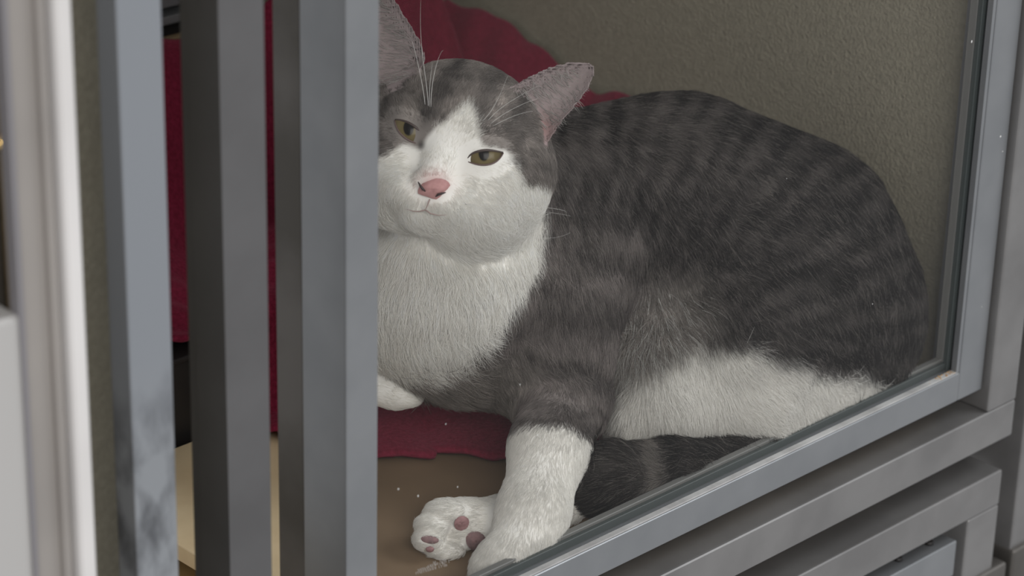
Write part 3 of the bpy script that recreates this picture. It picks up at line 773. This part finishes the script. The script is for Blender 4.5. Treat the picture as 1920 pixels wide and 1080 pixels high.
df = n.new('ShaderNodeBsdfDiffuse'); tl_ = n.new('ShaderNodeBsdfTranslucent'); gs = n.new('ShaderNodeBsdfGlossy'); gs.inputs['Roughness'].default_value = .55
gs.inputs[0].default_value = (.5, .5, .5, 1)
ma = n.new('ShaderNodeMixShader'); ma.inputs[0].default_value = .35; mb = n.new('ShaderNodeMixShader'); mb.inputs[0].default_value = .02
l.new(at_.outputs['Color'], df.inputs[0]); l.new(at_.outputs['Color'], tl_.inputs[0])
l.new(df.outputs[0], ma.inputs[1]); l.new(tl_.outputs[0], ma.inputs[2]); l.new(ma.outputs[0], mb.inputs[1]); l.new(gs.outputs[0], mb.inputs[2]); l.new(mb.outputs[0], out.inputs[0])
hc_.materials.append(fm)
fur = bpy.data.objects.new('fur', hc_); link(fur, cat); tag(fur, kind='stuff')

# ------------------------------------------------------------------ eyes
HAW = HA @ BX                                  # head axes in the world
def hw(x, y, z): return hl(x, y, z) @ BX + O
em = bpy.data.materials.new('cat_eye'); em.use_nodes = True
n, l, b = nodes(em)
tc = n.new('ShaderNodeTexCoord'); nz = n.new('ShaderNodeTexNoise'); nz.inputs['Scale'].default_value = 900; nz.inputs['Detail'].default_value = 3
ln = n.new('ShaderNodeVectorMath'); ln.operation = 'LENGTH'; mpn = n.new('ShaderNodeMapping'); mpn.inputs['Scale'].default_value = (1, 1, 0)
l.new(tc.outputs['Object'], mpn.inputs[0]); l.new(mpn.outputs[0], ln.inputs[0])
sc_ = n.new('ShaderNodeMath'); sc_.operation = 'MULTIPLY'; sc_.inputs[1].default_value = 1 / (44 * HS); l.new(ln.outputs['Value'], sc_.inputs[0])
cr = n.new('ShaderNodeValToRGB'); e_ = cr.color_ramp.elements
e_[0].position = 0; e_[0].color = (.125, .098, .045, 1); e_[1].position = 1; e_[1].color = (.03, .022, .018, 1)
x_ = e_.new(.40); x_.color = (.145, .115, .055, 1)
x_ = e_.new(.66); x_.color = (.10, .078, .040, 1)
x_ = e_.new(.76); x_.color = (.05, .035, .025, 1)
l.new(sc_.outputs[0], cr.inputs[0])
mp2 = n.new('ShaderNodeMapping'); mp2.inputs['Scale'].default_value = (1.45, 1.0, 0); ln2 = n.new('ShaderNodeVectorMath'); ln2.operation = 'LENGTH'
l.new(tc.outputs['Object'], mp2.inputs[0]); l.new(mp2.outputs[0], ln2.inputs[0])
lt = n.new('ShaderNodeMapRange'); lt.inputs[1].default_value = 12.5 * HS; lt.inputs[2].default_value = 16 * HS
l.new(ln2.outputs['Value'], lt.inputs[0])
mx = n.new('ShaderNodeMix'); mx.data_type = 'RGBA'; mx.inputs[6].default_value = (.008, .007, .007, 1)
l.new(lt.outputs[0], mx.inputs[0]); l.new(cr.outputs[0], mx.inputs[7]); l.new(mx.outputs[2], b.inputs['Base Color'])
b.inputs['Roughness'].default_value = .12; b.inputs['Specular IOR Level'].default_value = .12
for e in EYES:
    th = math.radians(e['tilt']); ca_, sa_ = math.cos(th), math.sin(th)
    skw = lambda a: (a / e['w'] - e['sk'] * (1 - (a / e['w']) ** 2))
    up = lambda a: e['hu'] * (1 - abs(skw(a)) ** 2.6) + 1.0 * (a / e['w'])
    dn = lambda a: -e['hl'] * (1 - abs(a / e['w'] + .5 * e['sk'] * (1 - (a / e['w']) ** 2)) ** 2.2) + 1.0 * (a / e['w'])
    cen = loc(*e['px'], 1.462) ; cz = hl(*e['c']); cen = np.array([cz[0], cz[1], cz[2]])
    pc = np.array(e['pup']) * HS
    def P3(a, b_, rr):                          # on the eyeball, in the body frame
        x = a * ca_ - b_ * sa_; y = a * sa_ + b_ * ca_
        zz = math.sqrt(max(rr * rr - x * x - y * y, 0))
        return cen + np.array([x, y, zz]) * HS
    vs_, fs = [], []; na, nb = 26, 12
    org = cen + np.array([pc[0], pc[1], 0])
    for i in range(na):
        a = -e['w'] * 1.0 + 2 * e['w'] * i / (na - 1)
        for j in range(nb):
            t = j / (nb - 1); vs_.append(P3(a, dn(a) + (up(a) - dn(a)) * t, e['r'] + 1.5) - org)
    for i in range(na - 1):
        for j in range(nb - 1): fs.append((i * nb + j, (i + 1) * nb + j, (i + 1) * nb + j + 1, i * nb + j + 1))
    eo = mesh_obj('eye', vs_, fs, em, cat, True)
    eo.matrix_world = Matrix.Translation(Vector(org @ BX + O)) @ Matrix(((R[0], U[0], -F[0]), (R[1], U[1], -F[1]), (R[2], U[2], -F[2]))).to_4x4()
    tag(eo, 'olive gold eye with half closed lid')
    toW = lambda q: (q - org)
    A_ = np.linspace(-e['w'], e['w'], 22)
    upl = [toW(P3(a, up(a) + .8, e['r'] + 1.8)) for a in A_]; lol = [toW(P3(a, dn(a) - .8, e['r'] + 1.8)) for a in A_]
    ta = np.sin(np.linspace(.15, math.pi - .15, 22))
    tube('upper_lid', upl, (1.0 + 1.5 * ta) * HS, 'lidrim', eo, 8)
    tube('lower_lid', lol, (.9 + .9 * ta) * HS, 'lidpink', eo, 8)

# ------------------------------------------------------------------ nose, mouth, pads, whiskers
def surf_depth(px, py, parts=None):             # how far the skin lies along a line of the flank chart
    x, y = SVX, SVY
    mk = (np.abs(x - px) < 9) & (np.abs(y - py) < 9)
    if parts is not None: mk &= np.isin(SP, parts)
    zz = SV[mk][:, 2]
    return zz.max() if len(zz) else 0
SVX, SVY = flank(SV)
def on_skin(px, py, lift=0, parts=None):
    z = surf_depth(px, py, parts); dep = 1.58 - z
    return BX @ (at(px, py, dep) - O) + np.array([0, 0, lift])
def dome(name, px, py, rx, ry, tilt, h, material, parts, shape=None, lift=0.0):
    th = math.radians(tilt); vs_, fs = [], []; nr, na = 6, 20
    c0 = on_skin(px, py, 0, parts)
    for i in range(nr + 1):
        r = i / nr
        for k in range(na):
            ph = 2 * math.pi * k / na; sx = shape(ph) if shape else 1
            a = rx * r * math.cos(ph) * sx; b_ = ry * r * math.sin(ph) * sx
            x = px + a * math.cos(th) + b_ * math.sin(th); y = py - (-a * math.sin(th) + b_ * math.cos(th))
            q = on_skin(x, y, 0, parts); q[2] = .35 * q[2] + .65 * c0[2] if abs(q[2] - c0[2]) > .006 else q[2]
            q[2] += h * (1 - r ** 2.4) - .0006 * (r > .95) + lift
            vs_.append(q @ BX + O)
    for i in range(nr):
        for k in range(na): fs.append((i * na + k, i * na + (k + 1) % na, (i + 1) * na + (k + 1) % na, (i + 1) * na + k))
    fs.append(tuple(range(na)))
    return mesh_obj(name, vs_, fs, material, cat, True)
nose_shape = lambda ph: 1.0 - .34 * max(0, math.sin(ph * 1 + math.pi)) * abs(math.cos(ph)) * 1.6
no = dome('nose', 814, 355, 31.5, 20, -14, .0016, 'pink', (HEAD,), nose_shape)
tag(no, 'pink nose')
for pts in ([(784, 341), (788, 348), (793, 355), (798, 359)], [(836, 361), (829, 363), (822, 365), (817, 369)]):
    q = [on_skin(x, y, .0016, (HEAD,)) @ BX + O for x, y in pts]
    tube('nostril', q, np.array([.8, 2.2, 2.6, 1.0]) * HS, 'nostril', no, 8)
for pts in ([(806, 374), (803, 382), (800, 389), (797, 394)], [(797, 394), (786, 397), (774, 396), (762, 392)], [(798, 394), (808, 401), (822, 404), (838, 403)]):
    q = [on_skin(x, y, .0022, (HEAD,)) @ BX + O for x, y in pts]
    tube('lip_line', q, np.array([1.4, 1.3, .9, .3]) * HS, 'mouth', cat, 6)
for (x, y, rx, ry, t_, mt) in PADS:
    pd = dome('paw_pad', x, y, rx, ry, -t_, .0011, mt, (FOOT,))
def whisk(pts, r0, lift0=.001, out=.012):
    p0 = on_skin(*pts[0], lift0)
    P_ = []
    k = np.linspace(0, 1, 14)
    xs = np.array(pts, float); tt = np.linspace(0, 1, len(pts))
    co = [np.polyfit(tt, xs[:, i], min(len(pts) - 1, 3)) for i in (0, 1)]
    for s in k:
        x, y = np.polyval(co[0], s), np.polyval(co[1], s)
        dep = 1.58 - p0[2] - out * math.sin(s * 1.8)
        P_.append(at(x, y, dep))
    tube('whisker', P_, r0 * (1.05 - .85 * k), 'whisker', cat, 5)
for pts in ([(797, 196), (790, 150), (779, 100), (771, 75)], [(803, 198), (797, 140), (790, 80), (789, 0)], [(805, 200), (806, 160), (811, 118)], [(808, 200), (812, 150), (822, 110), (832, 94)],
            [(905, 226), (928, 196), (952, 142)], [(915, 226), (950, 195), (1008, 162)], [(920, 232), (960, 205), (1010, 184)], [(925, 236), (965, 217), (1000, 208)]):
    whisk(pts, .00015)
for pts in ([(862, 385), (890, 400), (930, 412), (960, 425)], [(870, 378), (910, 390), (990, 395), (1070, 405)], [(858, 392), (880, 408), (905, 425)], [(865, 390), (920, 425), (1000, 446), (1070, 436)], [(850, 396), (868, 412), (890, 432)], [(872, 383), (940, 385), (1030, 390), (1060, 402)]):
    whisk(pts, .00014)
print('cat verts', nv, 'hairs', NHo)
for o in list(scn.objects):
    if 'org' in o: del o['org']
